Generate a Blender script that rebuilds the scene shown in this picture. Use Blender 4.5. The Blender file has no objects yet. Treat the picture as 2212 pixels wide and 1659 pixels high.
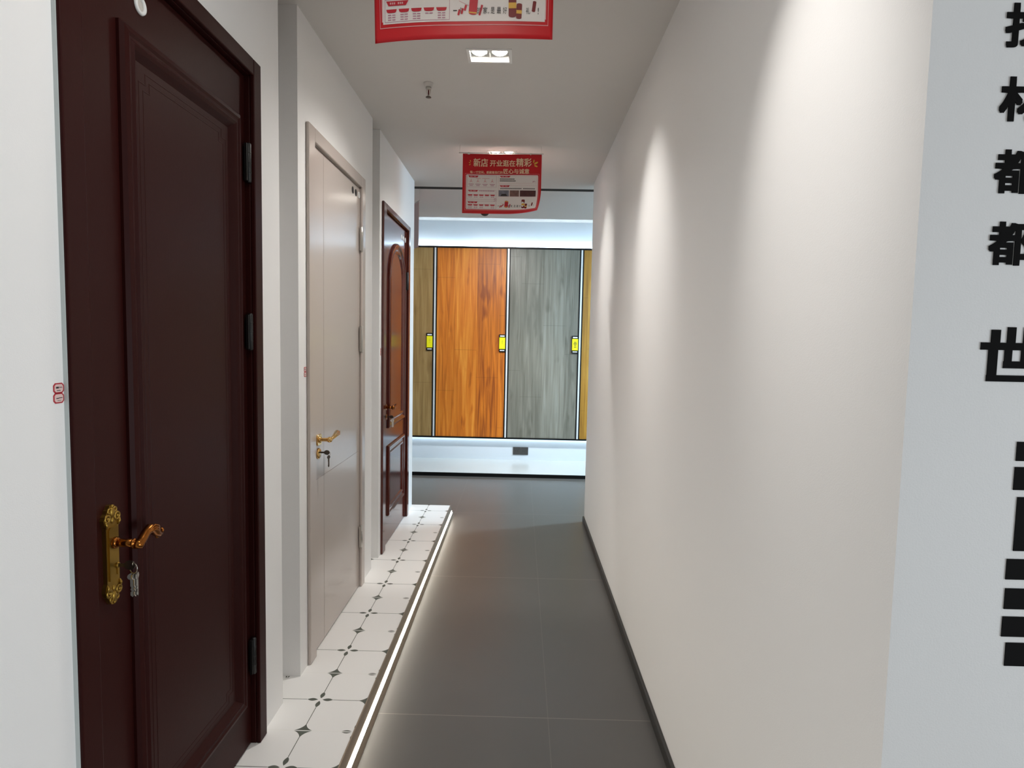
import bpy, bmesh, math, random
from mathutils import Vector, Matrix

SC = bpy.context.scene
COL = SC.collection
random.seed(7)

# ------------------------------------------------------------------ camera
cam_d = bpy.data.cameras.new('camera')
cam = bpy.data.objects.new('camera', cam_d)
COL.objects.link(cam)
cam_d.sensor_fit = 'HORIZONTAL'
cam_d.sensor_width = 36.0
cam_d.lens = 1296.83 / 2212 * 36.0
cam_d.clip_start = 0.02
CR = Vector((0.99968784, 0.01436438, 0.02044241))
CU = Vector((-0.02142323, 0.07181795, 0.99718766))
CF = Vector((-0.01285585, 0.99731432, -0.07210326))
mw = Matrix((CR, CU, -CF)).transposed().to_4x4()
mw.translation = Vector((0, 0, 1.33))
cam.matrix_world = mw
SC.camera = cam

# ------------------------------------------------------------------ world, light, exposure
world = bpy.data.worlds.new('world')
SC.world = world
world.use_nodes = True
WB = world.node_tree.nodes['Background']
WB.inputs['Color'].default_value = (1.0, 0.985, 0.96, 1)
WB.inputs['Strength'].default_value = 0.22
SC.view_settings.view_transform = 'Standard'
SC.view_settings.look = 'None'
SC.view_settings.exposure = 0.06
SC.view_settings.gamma = 1.0
SC.view_settings.use_curve_mapping = False


def aim(o, target):
    d = Vector(target) - o.location
    o.rotation_euler = d.to_track_quat('-Z', 'Y').to_euler()


def area(name, loc, target, sx, sy, power, color):
    l = bpy.data.lights.new(name, 'AREA')
    l.shape = 'RECTANGLE'
    l.size = sx
    l.size_y = sy
    l.energy = power
    l.color = color
    o = bpy.data.objects.new(name, l)
    COL.objects.link(o)
    o.location = loc
    aim(o, target)
    return o


# cool ceiling lamp of the far room, to the right of the corridor's end
area('far_room_lamp', (2.2, 5.02, 2.40), (1.4, 5.0, 0.0), 0.28, 0.28, 98, (0.54, 0.80, 1.0))
# unseen fill light added on the showroom side, right of and behind the camera
area('showroom_fill', (3.9, -1.3, 0.65), (-0.5, 1.2, 0.6), 2.4, 1.1, 84, (0.84, 0.93, 1.0))

CEIL = 2.455
CEIL2 = 2.5875                         # raised strip of ceiling along the far wall


# ------------------------------------------------------------------ materials
def lin(c):
    r = []
    for v in c:
        v /= 255.0
        r.append(v / 12.92 if v <= 0.04045 else ((v + 0.055) / 1.055) ** 2.4)
    return (r[0], r[1], r[2], 1)


def mat(name, rgb, rough=0.5, metal=0.0, bump=0.0, bscale=200.0, spec=0.5, coat=0.0, emit=None, estr=0.0, var=0.0, vscale=6.0):
    m = bpy.data.materials.new(name)
    m.use_nodes = True
    nt = m.node_tree
    b = nt.nodes['Principled BSDF']
    c = lin(rgb)
    b.inputs['Base Color'].default_value = c
    b.inputs['Roughness'].default_value = rough
    b.inputs['Metallic'].default_value = metal
    b.inputs['Specular IOR Level'].default_value = spec
    b.inputs['Coat Weight'].default_value = coat
    if emit:
        b.inputs['Emission Color'].default_value = (emit[0], emit[1], emit[2], 1)
        b.inputs['Emission Strength'].default_value = estr
    tc = nt.nodes.new('ShaderNodeTexCoord')
    if var > 0:
        n = nt.nodes.new('ShaderNodeTexNoise')
        n.inputs['Scale'].default_value = vscale
        n.inputs['Detail'].default_value = 4
        mx = nt.nodes.new('ShaderNodeMix')
        mx.data_type = 'RGBA'
        mx.inputs[6].default_value = tuple(x * (1 - var) for x in c[:3]) + (1,)
        mx.inputs[7].default_value = tuple(min(1, x * (1 + var)) for x in c[:3]) + (1,)
        nt.links.new(tc.outputs['Object'], n.inputs['Vector'])
        nt.links.new(n.outputs['Fac'], mx.inputs[0])
        nt.links.new(mx.outputs[2], b.inputs['Base Color'])
    if bump > 0:
        n2 = nt.nodes.new('ShaderNodeTexNoise')
        n2.inputs['Scale'].default_value = bscale
        n2.inputs['Detail'].default_value = 3
        bp = nt.nodes.new('ShaderNodeBump')
        bp.inputs['Strength'].default_value = bump
        bp.inputs['Distance'].default_value = 0.002
        nt.links.new(tc.outputs['Object'], n2.inputs['Vector'])
        nt.links.new(n2.outputs['Fac'], bp.inputs['Height'])
        nt.links.new(bp.outputs['Normal'], b.inputs['Normal'])
    return m


class Ex:
    """tiny helper that writes math nodes as expressions"""
    def __init__(s, nt):
        s.nt = nt

    def f(s, op, a, b=None, c=None):
        n = s.nt.nodes.new('ShaderNodeMath')
        n.operation = op
        for i, v in enumerate((a, b, c)):
            if v is None:
                continue
            if isinstance(v, (int, float)):
                n.inputs[i].default_value = v
            else:
                s.nt.links.new(v, n.inputs[i])
        return n.outputs[0]


def floor_material():
    m = mat('floor_stone', (90, 88, 85), rough=0.34, var=0.10, vscale=3.0)
    nt = m.node_tree
    b = nt.nodes['Principled BSDF']
    src = b.inputs['Base Color'].links[0].from_socket
    e = Ex(nt)
    tc = nt.nodes.new('ShaderNodeTexCoord')
    sp = nt.nodes.new('ShaderNodeSeparateXYZ')
    nt.links.new(tc.outputs['Object'], sp.inputs[0])

    def line(v, off, per, hw):
        t = e.f('DIVIDE', e.f('SUBTRACT', v, off), per)
        d = e.f('ABSOLUTE', e.f('SUBTRACT', t, e.f('ROUND', t)))
        return e.f('LESS_THAN', d, hw / per)
    F4 = lambda q: e.f('MULTIPLY', q, 0.4)
    j = e.f('MAXIMUM', F4(line(sp.outputs[0], 0.125, 0.6, 0.0014)), line(sp.outputs[1], 2.036, 1.252, 0.0016))
    mx = nt.nodes.new('ShaderNodeMix')
    mx.data_type = 'RGBA'
    nt.links.new(j, mx.inputs[0])
    nt.links.new(src, mx.inputs[6])
    mx.inputs[7].default_value = lin((126, 122, 116))
    nt.links.new(mx.outputs[2], b.inputs['Base Color'])
    return m


def platform_material():
    m = mat('patterned_tile', (242, 241, 238), rough=0.38)
    nt = m.node_tree
    b = nt.nodes['Principled BSDF']
    e = Ex(nt)
    F = e.f
    tc = nt.nodes.new('ShaderNodeTexCoord')
    sp = nt.nodes.new('ShaderNodeSeparateXYZ')
    nt.links.new(tc.outputs['Object'], sp.inputs[0])
    S = 0.16539
    a = F('DIVIDE', F('ADD', sp.outputs[0], 0.66536), S)
    bb = F('DIVIDE', F('SUBTRACT', sp.outputs[1], 1.98039), S)
    ra, rb = F('ROUND', a), F('ROUND', bb)
    u = F('ABSOLUTE', F('SUBTRACT', a, ra))
    v = F('ABSOLUTE', F('SUBTRACT', bb, rb))
    par = F('ABSOLUTE', F('MODULO', F('ADD', ra, rb), 2.0))      # 0 flower, 1 star
    mxu, mnu = F('MAXIMUM', u, v), F('MINIMUM', u, v)
    # concave four-point star
    star = F('LESS_THAN', F('ADD', F('POWER', u, 0.62), F('POWER', v, 0.62)), 0.225 ** 0.62)
    star = F('MULTIPLY', star, F('GREATER_THAN', par, 0.5))
    # four leaves
    t = F('DIVIDE', F('SUBTRACT', mxu, 0.045), 0.225)
    inside = F('MULTIPLY', F('GREATER_THAN', t, 0.0), F('LESS_THAN', t, 1.0))
    prof = F('MULTIPLY', F('SINE', F('MULTIPLY', t, math.pi)), 0.046)
    leaf = F('MULTIPLY', inside, F('LESS_THAN', mnu, prof))
    leaf = F('MULTIPLY', leaf, F('LESS_THAN', par, 0.5))
    # thin stems between leaves and stars
    lim = F('ADD', F('MULTIPLY', par, -0.08), 0.27)
    stem = F('MULTIPLY', F('LESS_THAN', mnu, 0.0075), F('GREATER_THAN', mxu, lim))
    dark = F('MAXIMUM', F('MAXIMUM', star, leaf), stem)
    # light joints between the tiles, on the odd rows and columns
    ob = F('ABSOLUTE', F('MODULO', rb, 2.0))
    oa = F('ABSOLUTE', F('MODULO', ra, 2.0))
    jy = F('MULTIPLY', F('GREATER_THAN', ob, 0.5), F('LESS_THAN', v, 0.011))
    jx = F('MULTIPLY', F('GREATER_THAN', oa, 0.5), F('LESS_THAN', u, 0.011))
    joint = F('MAXIMUM', jx, jy)
    m1 = nt.nodes.new('ShaderNodeMix')
    m1.data_type = 'RGBA'
    m1.inputs[6].default_value = lin((248, 247, 245))
    m1.inputs[7].default_value = lin((88, 93, 84))
    nt.links.new(dark, m1.inputs[0])
    m2 = nt.nodes.new('ShaderNodeMix')
    m2.data_type = 'RGBA'
    nt.links.new(joint, m2.inputs[0])
    nt.links.new(m1.outputs[2], m2.inputs[6])
    m2.inputs[7].default_value = lin((246, 245, 241))
    nt.links.new(m2.outputs[2], b.inputs['Base Color'])
    return m


def wood_material(name, c0, c1, c2, rough=0.42, seed=0.0, plank=0.235):
    m = mat(name, c1, rough=rough)
    nt = m.node_tree
    b = nt.nodes['Principled BSDF']
    e = Ex(nt)
    F = e.f
    tc = nt.nodes.new('ShaderNodeTexCoord')
    sp = nt.nodes.new('ShaderNodeSeparateXYZ')
    nt.links.new(tc.outputs['Object'], sp.inputs[0])
    col = F('FLOOR', F('DIVIDE', sp.outputs[0], plank))
    offs = F('FRACT', F('MULTIPLY', F('SINE', F('MULTIPLY', F('ADD', col, seed), 12.9898)), 43758.5))
    zz = F('ADD', sp.outputs[2], F('MULTIPLY', offs, 3.0))
    cb = nt.nodes.new('ShaderNodeCombineXYZ')
    nt.links.new(F('MULTIPLY', sp.outputs[0], 32.0), cb.inputs[0])
    nt.links.new(F('ADD', F('MULTIPLY', offs, 9.0), seed), cb.inputs[1])
    nt.links.new(F('MULTIPLY', zz, 1.6), cb.inputs[2])
    n = nt.nodes.new('ShaderNodeTexNoise')
    n.inputs['Scale'].default_value = 1.0
    n.inputs['Detail'].default_value = 7
    n.inputs['Distortion'].default_value = 0.7
    nt.links.new(cb.outputs[0], n.inputs['Vector'])
    n2 = nt.nodes.new('ShaderNodeTexNoise')
    n2.inputs['Scale'].default_value = 1.0
    n2.inputs['Detail'].default_value = 2
    cb2 = nt.nodes.new('ShaderNodeCombineXYZ')
    nt.links.new(F('MULTIPLY', sp.outputs[0], 9.0), cb2.inputs[0])
    nt.links.new(F('ADD', F('MULTIPLY', offs, 5.0), seed + 3), cb2.inputs[1])
    nt.links.new(F('MULTIPLY', zz, 2.6), cb2.inputs[2])
    nt.links.new(cb2.outputs[0], n2.inputs['Vector'])
    knots = F('MULTIPLY', F('MAXIMUM', F('SUBTRACT', n2.outputs['Fac'], 0.62), 0.0), 1.5)
    fac = F('SUBTRACT', F('ADD', F('MULTIPLY', n.outputs['Fac'], 0.8), F('MULTIPLY', offs, 0.2)), knots)
    cr = nt.nodes.new('ShaderNodeValToRGB')
    cr.color_ramp.elements[0].position = 0.28
    cr.color_ramp.elements[0].color = lin(c0)
    cr.color_ramp.elements[1].position = 0.72
    cr.color_ramp.elements[1].color = lin(c2)
    el = cr.color_ramp.elements.new(0.5)
    el.color = lin(c1)
    nt.links.new(fac, cr.inputs[0])
    # plank butt joints: thin darker lines
    tz = F('DIVIDE', zz, 1.2)
    dz = F('ABSOLUTE', F('SUBTRACT', tz, F('ROUND', tz)))
    tx = F('DIVIDE', sp.outputs[0], plank)
    dx = F('ABSOLUTE', F('SUBTRACT', tx, F('ROUND', tx)))
    j = F('MAXIMUM', F('LESS_THAN', dz, 0.0022), F('MULTIPLY', F('LESS_THAN', dx, 0.005), 0.35))
    mx = nt.nodes.new('ShaderNodeMix')
    mx.data_type = 'RGBA'
    nt.links.new(F('MULTIPLY', j, 0.25), mx.inputs[0])
    nt.links.new(cr.outputs[0], mx.inputs[6])
    mx.inputs[7].default_value = lin(tuple(x * 0.45 for x in c0))
    nt.links.new(mx.outputs[2], b.inputs['Base Color'])
    return m


M = {}
M['floor'] = floor_material()
M['tile'] = platform_material()
M['wall'] = mat('white_wall_paint', (239, 238, 237), rough=0.62, bump=0.12, bscale=420)
M['wall_far'] = mat('led_tinted_wall_paint', (214, 220, 226), rough=0.55)  # bluish grey tint puts the cool LED light into the wall colour
M['ceil'] = mat('ceiling_paint', (210, 206, 202), rough=0.8, bump=0.1, bscale=300)
M['plinth'] = mat('white_glazed_slab', (198, 200, 198), rough=0.22)
M['black'] = mat('black_metal', (9, 9, 10), rough=0.4, spec=0.25)
M['blackfelt'] = mat('black_gap', (6, 6, 6), rough=0.9)
M['base'] = mat('charcoal_skirting', (46, 45, 43), rough=0.4)
M['alu'] = mat('dark_anodised_profile', (105, 98, 90), rough=0.36, metal=0.9)
M['nosing'] = mat('bronze_nosing', (186, 170, 154), rough=0.3, metal=0.9)
M['led'] = mat('led_diffuser', (255, 250, 240), rough=0.5, emit=(1.0, 0.93, 0.80), estr=24.0)
M['coveled'] = mat('cove_led', (240, 255, 255), rough=0.5, emit=(0.78, 0.95, 1.0), estr=5.5)
M['rackled'] = mat('rack_led', (240, 255, 255), rough=0.5, emit=(0.72, 0.88, 1.0), estr=42.0)
M['rackled_low'] = mat('rack_led_low', (240, 255, 255), rough=0.5, emit=(0.68, 0.86, 1.0), estr=9.5)
M['silver'] = mat('silver_profile', (238, 239, 240), rough=0.3, metal=0.25)
M['maroon'] = mat('dark_maroon_lacquer', (46, 15, 13), rough=0.42, spec=0.11, bump=0.05, bscale=120, var=0.06, vscale=20)
M['greige'] = mat('greige_lacquer', (192, 181, 174), rough=0.19, spec=0.6, bump=0.015, bscale=200)
M['greige_seam'] = mat('greige_groove', (140, 129, 121), rough=0.6)
M['redwood'] = mat('red_brown_lacquer', (78, 30, 22), rough=0.13, spec=0.6, bump=0.04, bscale=90, var=0.10, vscale=14)
M['brass'] = mat('aged_brass', (158, 126, 58), rough=0.42, metal=1.0)
M['copper'] = mat('copper_brass', (150, 92, 40), rough=0.24, metal=1.0)
M['gold'] = mat('polished_gold', (225, 185, 120), rough=0.16, metal=1.0)
M['steel'] = mat('key_steel', (190, 186, 180), rough=0.25, metal=1.0)
M['darksteel'] = mat('dark_key_steel', (92, 84, 78), rough=0.35, metal=0.9)
M['chrome'] = mat('satin_chrome', (200, 196, 190), rough=0.3, metal=1.0)
M['hingeblk'] = mat('black_hinge', (12, 11, 11), rough=0.4)
M['backing'] = mat('grey_white_sealant', (196, 202, 200), rough=0.6)
M['stickerred'] = mat('sticker_red', (178, 32, 48), rough=0.5)
M['stickerpink'] = mat('sticker_paper', (226, 196, 192), rough=0.5)
M['ink'] = mat('black_ink', (40, 36, 38), rough=0.6)
M['vinyl'] = mat('black_vinyl', (20, 19, 19), rough=0.8, spec=0.08)
M['clear'] = mat('grey_plastic', (205, 200, 192), rough=0.3)
M['white_plastic'] = mat('white_plastic', (236, 236, 234), rough=0.35)
M['reflector'] = mat('lamp_reflector', (240, 240, 238), rough=0.15, metal=0.8)
M['lamp'] = mat('lamp_face', (255, 250, 240), rough=0.5, emit=(1.0, 0.93, 0.82), estr=75.0)
M['bulb'] = mat('red_glass_bulb', (90, 20, 22), rough=0.2)
M['outlet'] = mat('dark_grey_plastic', (62, 60, 58), rough=0.4)
M['tagyellow'] = mat('yellow_tag', (246, 236, 0), rough=0.5)
M['tagwhite'] = mat('white_tag_print', (240, 240, 240), rough=0.5)
# printed posters
M['p_red'] = mat('poster_red', (202, 0, 18), rough=0.45)
M['p_back'] = mat('poster_back', (228, 196, 190), rough=0.6)
M['p_white'] = mat('poster_white', (238, 230, 226), rough=0.5)
M['p_pink'] = mat('poster_pink', (226, 176, 176), rough=0.5)
M['p_crimson'] = mat('poster_crimson', (196, 24, 44), rough=0.5)
M['p_cream'] = mat('poster_cream', (246, 214, 178), rough=0.5)
M['p_gold'] = mat('poster_gold', (228, 176, 70), rough=0.5)
M['p_ink'] = mat('poster_ink', (46, 38, 38), rough=0.5)
M['p_mauve'] = mat('poster_mauve', (190, 130, 150), rough=0.5)
M['p_maroon'] = mat('poster_maroon', (120, 18, 22), rough=0.5)
M['p_photo'] = mat('poster_photo_grey', (120, 118, 130), rough=0.5, var=0.6, vscale=60)
M['p_photo2'] = mat('poster_photo_brown', (120, 84, 76), rough=0.5, var=0.6, vscale=60)
M['p_photo3'] = mat('poster_photo_dark', (78, 34, 34), rough=0.5, var=0.6, vscale=70)
M['oak_olive'] = wood_material('olive_oak', (126, 96, 52), (156, 124, 74), (178, 148, 98), seed=1.3)
M['oak_orange'] = wood_material('orange_oak', (140, 66, 12), (206, 114, 26), (232, 150, 54), seed=5.1)
M['oak_grey'] = wood_material('grey_oak', (104, 101, 90), (130, 127, 115), (150, 148, 137), rough=0.36, seed=8.7)
M['oak_gold'] = wood_material('golden_oak', (134, 92, 24), (170, 122, 40), (190, 146, 62), seed=2.9)


# ------------------------------------------------------------------ mesh helper
class MB:
    def __init__(s):
        s.v, s.f, s.mi, s.sm = [], [], [], []
        s.mats = []

    def slot(s, m):
        if m not in s.mats:
            s.mats.append(m)
        return s.mats.index(m)

    def add(s, vs, fs, m=None, smooth=False):
        k = len(s.v)
        s.v += [tuple(p) for p in vs]
        i = s.slot(m) if m else 0
        for f in fs:
            s.f.append([k + j for j in f])
            s.mi.append(i)
            s.sm.append(smooth)

    def box(s, x0, x1, y0, y1, z0, z1, m=None):
        vs = [(x0, y0, z0), (x1, y0, z0), (x1, y1, z0), (x0, y1, z0), (x0, y0, z1), (x1, y0, z1), (x1, y1, z1), (x0, y1, z1)]
        s.add(vs, [(0, 3, 2, 1), (4, 5, 6, 7), (0, 1, 5, 4), (1, 2, 6, 5), (2, 3, 7, 6), (3, 0, 4, 7)], m)

    def prism(s, pts, axis, a, b, m=None, smooth=False):
        """polygon pts in the two other axes (cyclic order), extruded along axis from a to b"""
        n = len(pts)

        def P(p, t):
            if axis == 0:
                return (t, p[0], p[1])
            if axis == 1:
                return (p[0], t, p[1])
            return (p[0], p[1], t)
        vs = [P(p, a) for p in pts] + [P(p, b) for p in pts]
        fs = [tuple(range(n))[::-1], tuple(range(n, 2 * n))]
        fs += [(i, (i + 1) % n, n + (i + 1) % n, n + i) for i in range(n)]
        s.add(vs, fs, m, smooth)

    def tube(s, path, radii, seg=12, m=None, squash=None):
        path = [Vector(p) for p in path]
        if isinstance(radii, (int, float)):
            radii = [radii] * len(path)
        rings = []
        up = None
        for i, p in enumerate(path):
            t = (path[min(i + 1, len(path) - 1)] - path[max(i - 1, 0)]).normalized()
            if up is None:
                up = Vector((0, 0, 1)) if abs(t.z) < 0.9 else Vector((1, 0, 0))
            n = (up - t * up.dot(t))
            if n.length < 1e-5:
                n = t.orthogonal()
            n.normalize()
            up = n
            b = t.cross(n)
            q = squash or 1.0
            rings.append([p + (n * math.cos(2 * math.pi * k / seg) * q + b * math.sin(2 * math.pi * k / seg)) * radii[i] for k in range(seg)])
        vs = [v for r in rings for v in r]
        fs = []
        for i in range(len(path) - 1):
            for k in range(seg):
                fs.append((i * seg + k, i * seg + (k + 1) % seg, (i + 1) * seg + (k + 1) % seg, (i + 1) * seg + k))
        fs.append(tuple(range(seg))[::-1])
        fs.append(tuple((len(path) - 1) * seg + k for k in range(seg)))
        s.add(vs, fs, m, True)

    def lathe(s, prof, origin, axis='z', seg=24, m=None, sy=1.0):
        """prof: (r, h) pairs along the axis"""
        vs = []
        for r, h in prof:
            for k in range(seg):
                a = 2 * math.pi * k / seg
                c, d = r * math.cos(a), r * math.sin(a) * sy
                p = (c, d, h) if axis == 'z' else ((h, c, d) if axis == 'x' else (c, h, d))
                vs.append((origin[0] + p[0], origin[1] + p[1], origin[2] + p[2]))
        n = len(prof)
        fs = [(i * seg + k, i * seg + (k + 1) % seg, (i + 1) * seg + (k + 1) % seg, (i + 1) * seg + k) for i in range(n - 1) for k in range(seg)]
        fs += [tuple(range(seg))[::-1], tuple((n - 1) * seg + k for k in range(seg))]
        s.add(vs, fs, m, True)

    def torus(s, c, R, r, normal=(1, 0, 0), seg=24, ts=8, m=None, a0=0.0, a1=2 * math.pi):
        nrm = Vector(normal).normalized()
        e1 = nrm.orthogonal().normalized()
        e2 = nrm.cross(e1)
        full = abs(a1 - a0 - 2 * math.pi) < 1e-6
        cnt = seg if full else seg + 1
        vs, fs = [], []
        for i in range(cnt):
            a = a0 + (a1 - a0) * i / seg
            d = e1 * math.cos(a) + e2 * math.sin(a)
            for k in range(ts):
                b = 2 * math.pi * k / ts
                vs.append(Vector(c) + d * (R + r * math.cos(b)) + nrm * r * math.sin(b))
        for i in range(seg):
            j = (i + 1) % cnt
            for k in range(ts):
                fs.append((i * ts + k, j * ts + k, j * ts + (k + 1) % ts, i * ts + (k + 1) % ts))
        s.add(vs, fs, m, True)

    def ball(s, c, r, m=None, sx=1, sy=1, sz=1, seg=12):
        n = seg // 2
        prof = [(max(1e-5, r * math.sin(math.pi * i / n)), -r * math.cos(math.pi * i / n)) for i in range(n + 1)]
        vs = []
        for q, h in prof:
            for k in range(seg):
                a = 2 * math.pi * k / seg
                vs.append((c[0] + q * math.cos(a) * sx, c[1] + q * math.sin(a) * sy, c[2] + h * sz))
        fs = [(i * seg + k, i * seg + (k + 1) % seg, (i + 1) * seg + (k + 1) % seg, (i + 1) * seg + k) for i in range(n) for k in range(seg)]
        s.add(vs, fs, m, True)

    def build(s, name, m=None, parent=None, bevel=0.0, recalc=True):
        me = bpy.data.meshes.new(name)
        me.from_pydata(s.v, [], s.f)
        if s.mats:
            for mm in s.mats:
                me.materials.append(mm)
            me.polygons.foreach_set('material_index', s.mi)
        elif m:
            me.materials.append(m)
        me.polygons.foreach_set('use_smooth', s.sm)
        if recalc:
            bm = bmesh.new()
            bm.from_mesh(me)
            bmesh.ops.recalc_face_normals(bm, faces=bm.faces)
            bm.to_mesh(me)
            bm.free()
        me.update()
        o = bpy.data.objects.new(name, me)
        COL.objects.link(o)
        if parent:
            o.parent = parent
            o.matrix_parent_inverse = parent.matrix_world_inv if hasattr(parent, 'matrix_world_inv') else Matrix.Translation(-Vector(root_of(parent)))
        if bevel:
            md = o.modifiers.new('edge', 'BEVEL')
            md.width = bevel
            md.segments = 2
            md.limit_method = 'ANGLE'
            md.angle_limit = math.radians(40)
        return o


ROOTS = {}


def root_of(p):
    return ROOTS.get(p.name, (0, 0, 0))


def tag(o, label, cat, group=None, kind='thing'):
    o['label'] = label
    o['category'] = cat
    if group:
        o['group'] = group
    o['kind'] = kind
    return o


def thing(name, label, cat, loc, group=None):
    o = bpy.data.objects.new(name, None)
    COL.objects.link(o)
    o.location = loc
    o.empty_display_size = 0.05
    ROOTS[o.name] = tuple(loc)
    return tag(o, label, cat, group)


def struct(o):
    o['kind'] = 'structure'
    return o


def one(fn, name, m, parent=None, bevel=0.0):
    mb = MB()
    fn(mb)
    return mb.build(name, m, parent, bevel)


def slab(name, m, *b, parent=None, bevel=0.0):
    mb = MB()
    mb.box(*b)
    return mb.build(name, m, parent, bevel)


# ------------------------------------------------------------------ the setting
XW, XR = -0.785, 0.4986
PZ = 0.08                              # top of the tiled step
YE = 4.385                             # far end of both corridor walls
YB = 6.466                            # back wall of the far room
NEAR = 0.778                           # near face of the right wall

mb = MB()
mb.box(-5, 6, -4.5, YB + 0.3, -0.12, 0.0)
struct(mb.build('floor', M['floor']))

struct(slab('floor_step', M['tile'], -1.06, -0.506, -3.4, 4.447, 0.0, PZ))

mb = MB()
LIGHTS = [(-.147, 1.06), (-.147, 2.466), (-.135, 3.715), (-.17, 4.93)]
HX, HY = .0885, .058


def ceiling_strip(b, x0, x1, y0, y1, lights):
    y = y0
    for lx, ly in lights:
        b.box(x0, x1, y, ly - HY + .010, CEIL, CEIL + 0.2)
        b.box(x0, lx - HX + .010, ly - HY + .010, ly + HY - .010, CEIL, CEIL + 0.2)
        b.box(lx + HX - .010, x1, ly - HY + .010, ly + HY - .010, CEIL, CEIL + 0.2)
        y = ly + HY - .010
    b.box(x0, x1, y, y1, CEIL, CEIL + 0.2)


ceiling_strip(mb, -1.25, 4.6, -3.6, 4.535, LIGHTS[:3])
struct(mb.build('ceiling_corridor', M['ceil']))
mb = MB()
ceiling_strip(mb, -4.2, 4.6, 4.605, 5.645, LIGHTS[3:])
mb.box(-4.2, 4.6, 5.645, YB + 0.3, CEIL2, CEIL2 + 0.2)
mb.box(-4.2, 4.6, 5.60, 5.645, CEIL + 0.2, CEIL2 + 0.2)
struct(mb.build('ceiling_far', M['ceil']))
struct(slab('trim_1', M['blackfelt'], -4.2, 4.6, 4.535, 4.605, CEIL + 0.001, CEIL + 0.2))


def wall_with_opening(name, y0, y1, oy0, oy1, oz1):
    m_ = MB()
    xb = -0.97
    m_.box(xb, XW, y0, oy0, PZ, CEIL)
    m_.box(xb, XW, oy1, y1, PZ, CEIL)
    m_.box(xb, XW, oy0, oy1, oz1, CEIL)
    return struct(m_.build(name, M['wall']))


D1 = dict(y0=1.0205, y1=1.797, iy0=1.073, iy1=1.7495, zt=2.110, it=2.065)
D2 = dict(y0=2.194, y1=2.982, iy0=2.262, iy1=2.926, zt=2.097, it=2.046)
D3 = dict(y0=3.380, y1=4.186, iy0=3.452, iy1=4.134, zt=2.090, it=2.056)
wall_with_opening('wall_left', -3.4, 1.955, D1['iy0'] - .012, D1['iy1'] + .012, D1['it'] + .012)
wall_with_opening('wall_left_middle', 2.118, 3.166, D2['iy0'] - .012, D2['iy1'] + .012, D2['it'] + .012)
wall_with_opening('wall_left_far', 3.328, YE, D3['iy0'] - .012, D3['iy1'] + .012, D3['it'] + .012)
struct(slab('wall_behind', M['wall'], -1.06, -0.975, -3.4, YE, PZ, CEIL))

mb = MB()
mb.box(XR, 2.4, NEAR, 4.38, 0.0, CEIL)
struct(mb.build('wall_right', M['wall']))
struct(slab('baseboard_right', M['base'], XR - 0.012, XR - 0.0003, NEAR + 0.01, 4.38, 0.0, 0.043, bevel=0.002))

# far room shell
struct(slab('wall_far', M['wall_far'], -4.2, 4.6, YB, YB + 0.1, 0.0, CEIL2))
struct(slab('wall_far_left', M['wall'], -4.3, -4.2, 4.2, YB, 0.0, CEIL2 + 0.2))
struct(slab('wall_front_right', M['wall'], 2.405, 4.6, 4.26, 4.38, 0.0, CEIL))
struct(slab('wall_front_left', M['wall'], -4.2, -1.065, 4.26, 4.38, 0.0, CEIL))
struct(slab('floor_podium', M['plinth'], -4.2, 4.6, 5.772, YB, 0.0, 0.036))
struct(slab('baseboard_far', M['black'], -4.2, 4.6, 5.766, 5.7715, 0.0, 0.034))


# ------------------------------------------------------------------ step light (LED nosing)
sl = thing('step_light', 'long bronze metal nosing with a glowing white LED line along the tiled step', 'led strip', (-0.5, 1.6, 0.0))
EY0, EY1 = -3.4, 4.449


def nosing(b):
    b.prism([(-0.5055, 0.0), (-0.478, 0.0), (-0.4868, 0.028), (-0.4924, 0.0459), (-0.5018, 0.0790), (-0.5035, 0.0812), (-0.5055, 0.0812)], 1, EY0, EY1)


one(nosing, 'nosing_profile', M['nosing'], sl)
one(lambda b: b.prism([(-0.4924, 0.0459), (-0.4868, 0.028), (-0.4862, 0.0284), (-0.4918, 0.0461)], 1, EY0, EY1 - 0.02), 'led_diffuser', M['led'], sl)
one(lambda b: b.box(-1.05, -0.5055, 4.4475, 4.451, 0.0, 0.0812), 'end_trim', M['black'], sl)


# ------------------------------------------------------------------ mouldings in the door plane
def offset_path(path, d):
    """closed path of (y, z), counter-clockwise; inward offset by d"""
    n = len(path)
    out = []
    for i in range(n):
        p0, p1, p2 = Vector(path[i - 1]), Vector(path[i]), Vector(path[(i + 1) % n])
        a, b = (p1 - p0).normalized(), (p2 - p1).normalized()
        na, nb = Vector((-a.y, a.x)), Vector((-b.y, b.x))
        k = 1 + na.dot(nb)
        m_ = (na + nb) / max(k, 0.2)
        out.append(p1 + m_ * d)
    return out


def moulding(b, path, prof, x, m=None):
    """prof: list of (inward offset, height above x)"""
    n = len(path)
    rings = [[(x + h, q.x, q.y) for q in offset_path(path, d)] for d, h in prof]
    vs = [v for r in rings for v in r]
    fs = []
    for i in range(len(prof) - 1):
        for k in range(n):
            fs.append((i * n + k, i * n + (k + 1) % n, (i + 1) * n + (k + 1) % n, (i + 1) * n + k))
    b.add(vs, fs, m, False)


def rect(y0, y1, z0, z1):
    return [(y0, z0), (y1, z0), (y1, z1), (y0, z1)]


def notched(y0, y1, z0, z1, c):
    return [(y0 + c, z0), (y1 - c, z0), (y1 - c, z0 + c), (y1, z0 + c), (y1, z1 - c), (y1 - c, z1 - c), (y1 - c, z1), (y0 + c, z1), (y0 + c, z1 - c), (y0, z1 - c), (y0, z0 + c), (y0 + c, z0 + c)]


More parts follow.
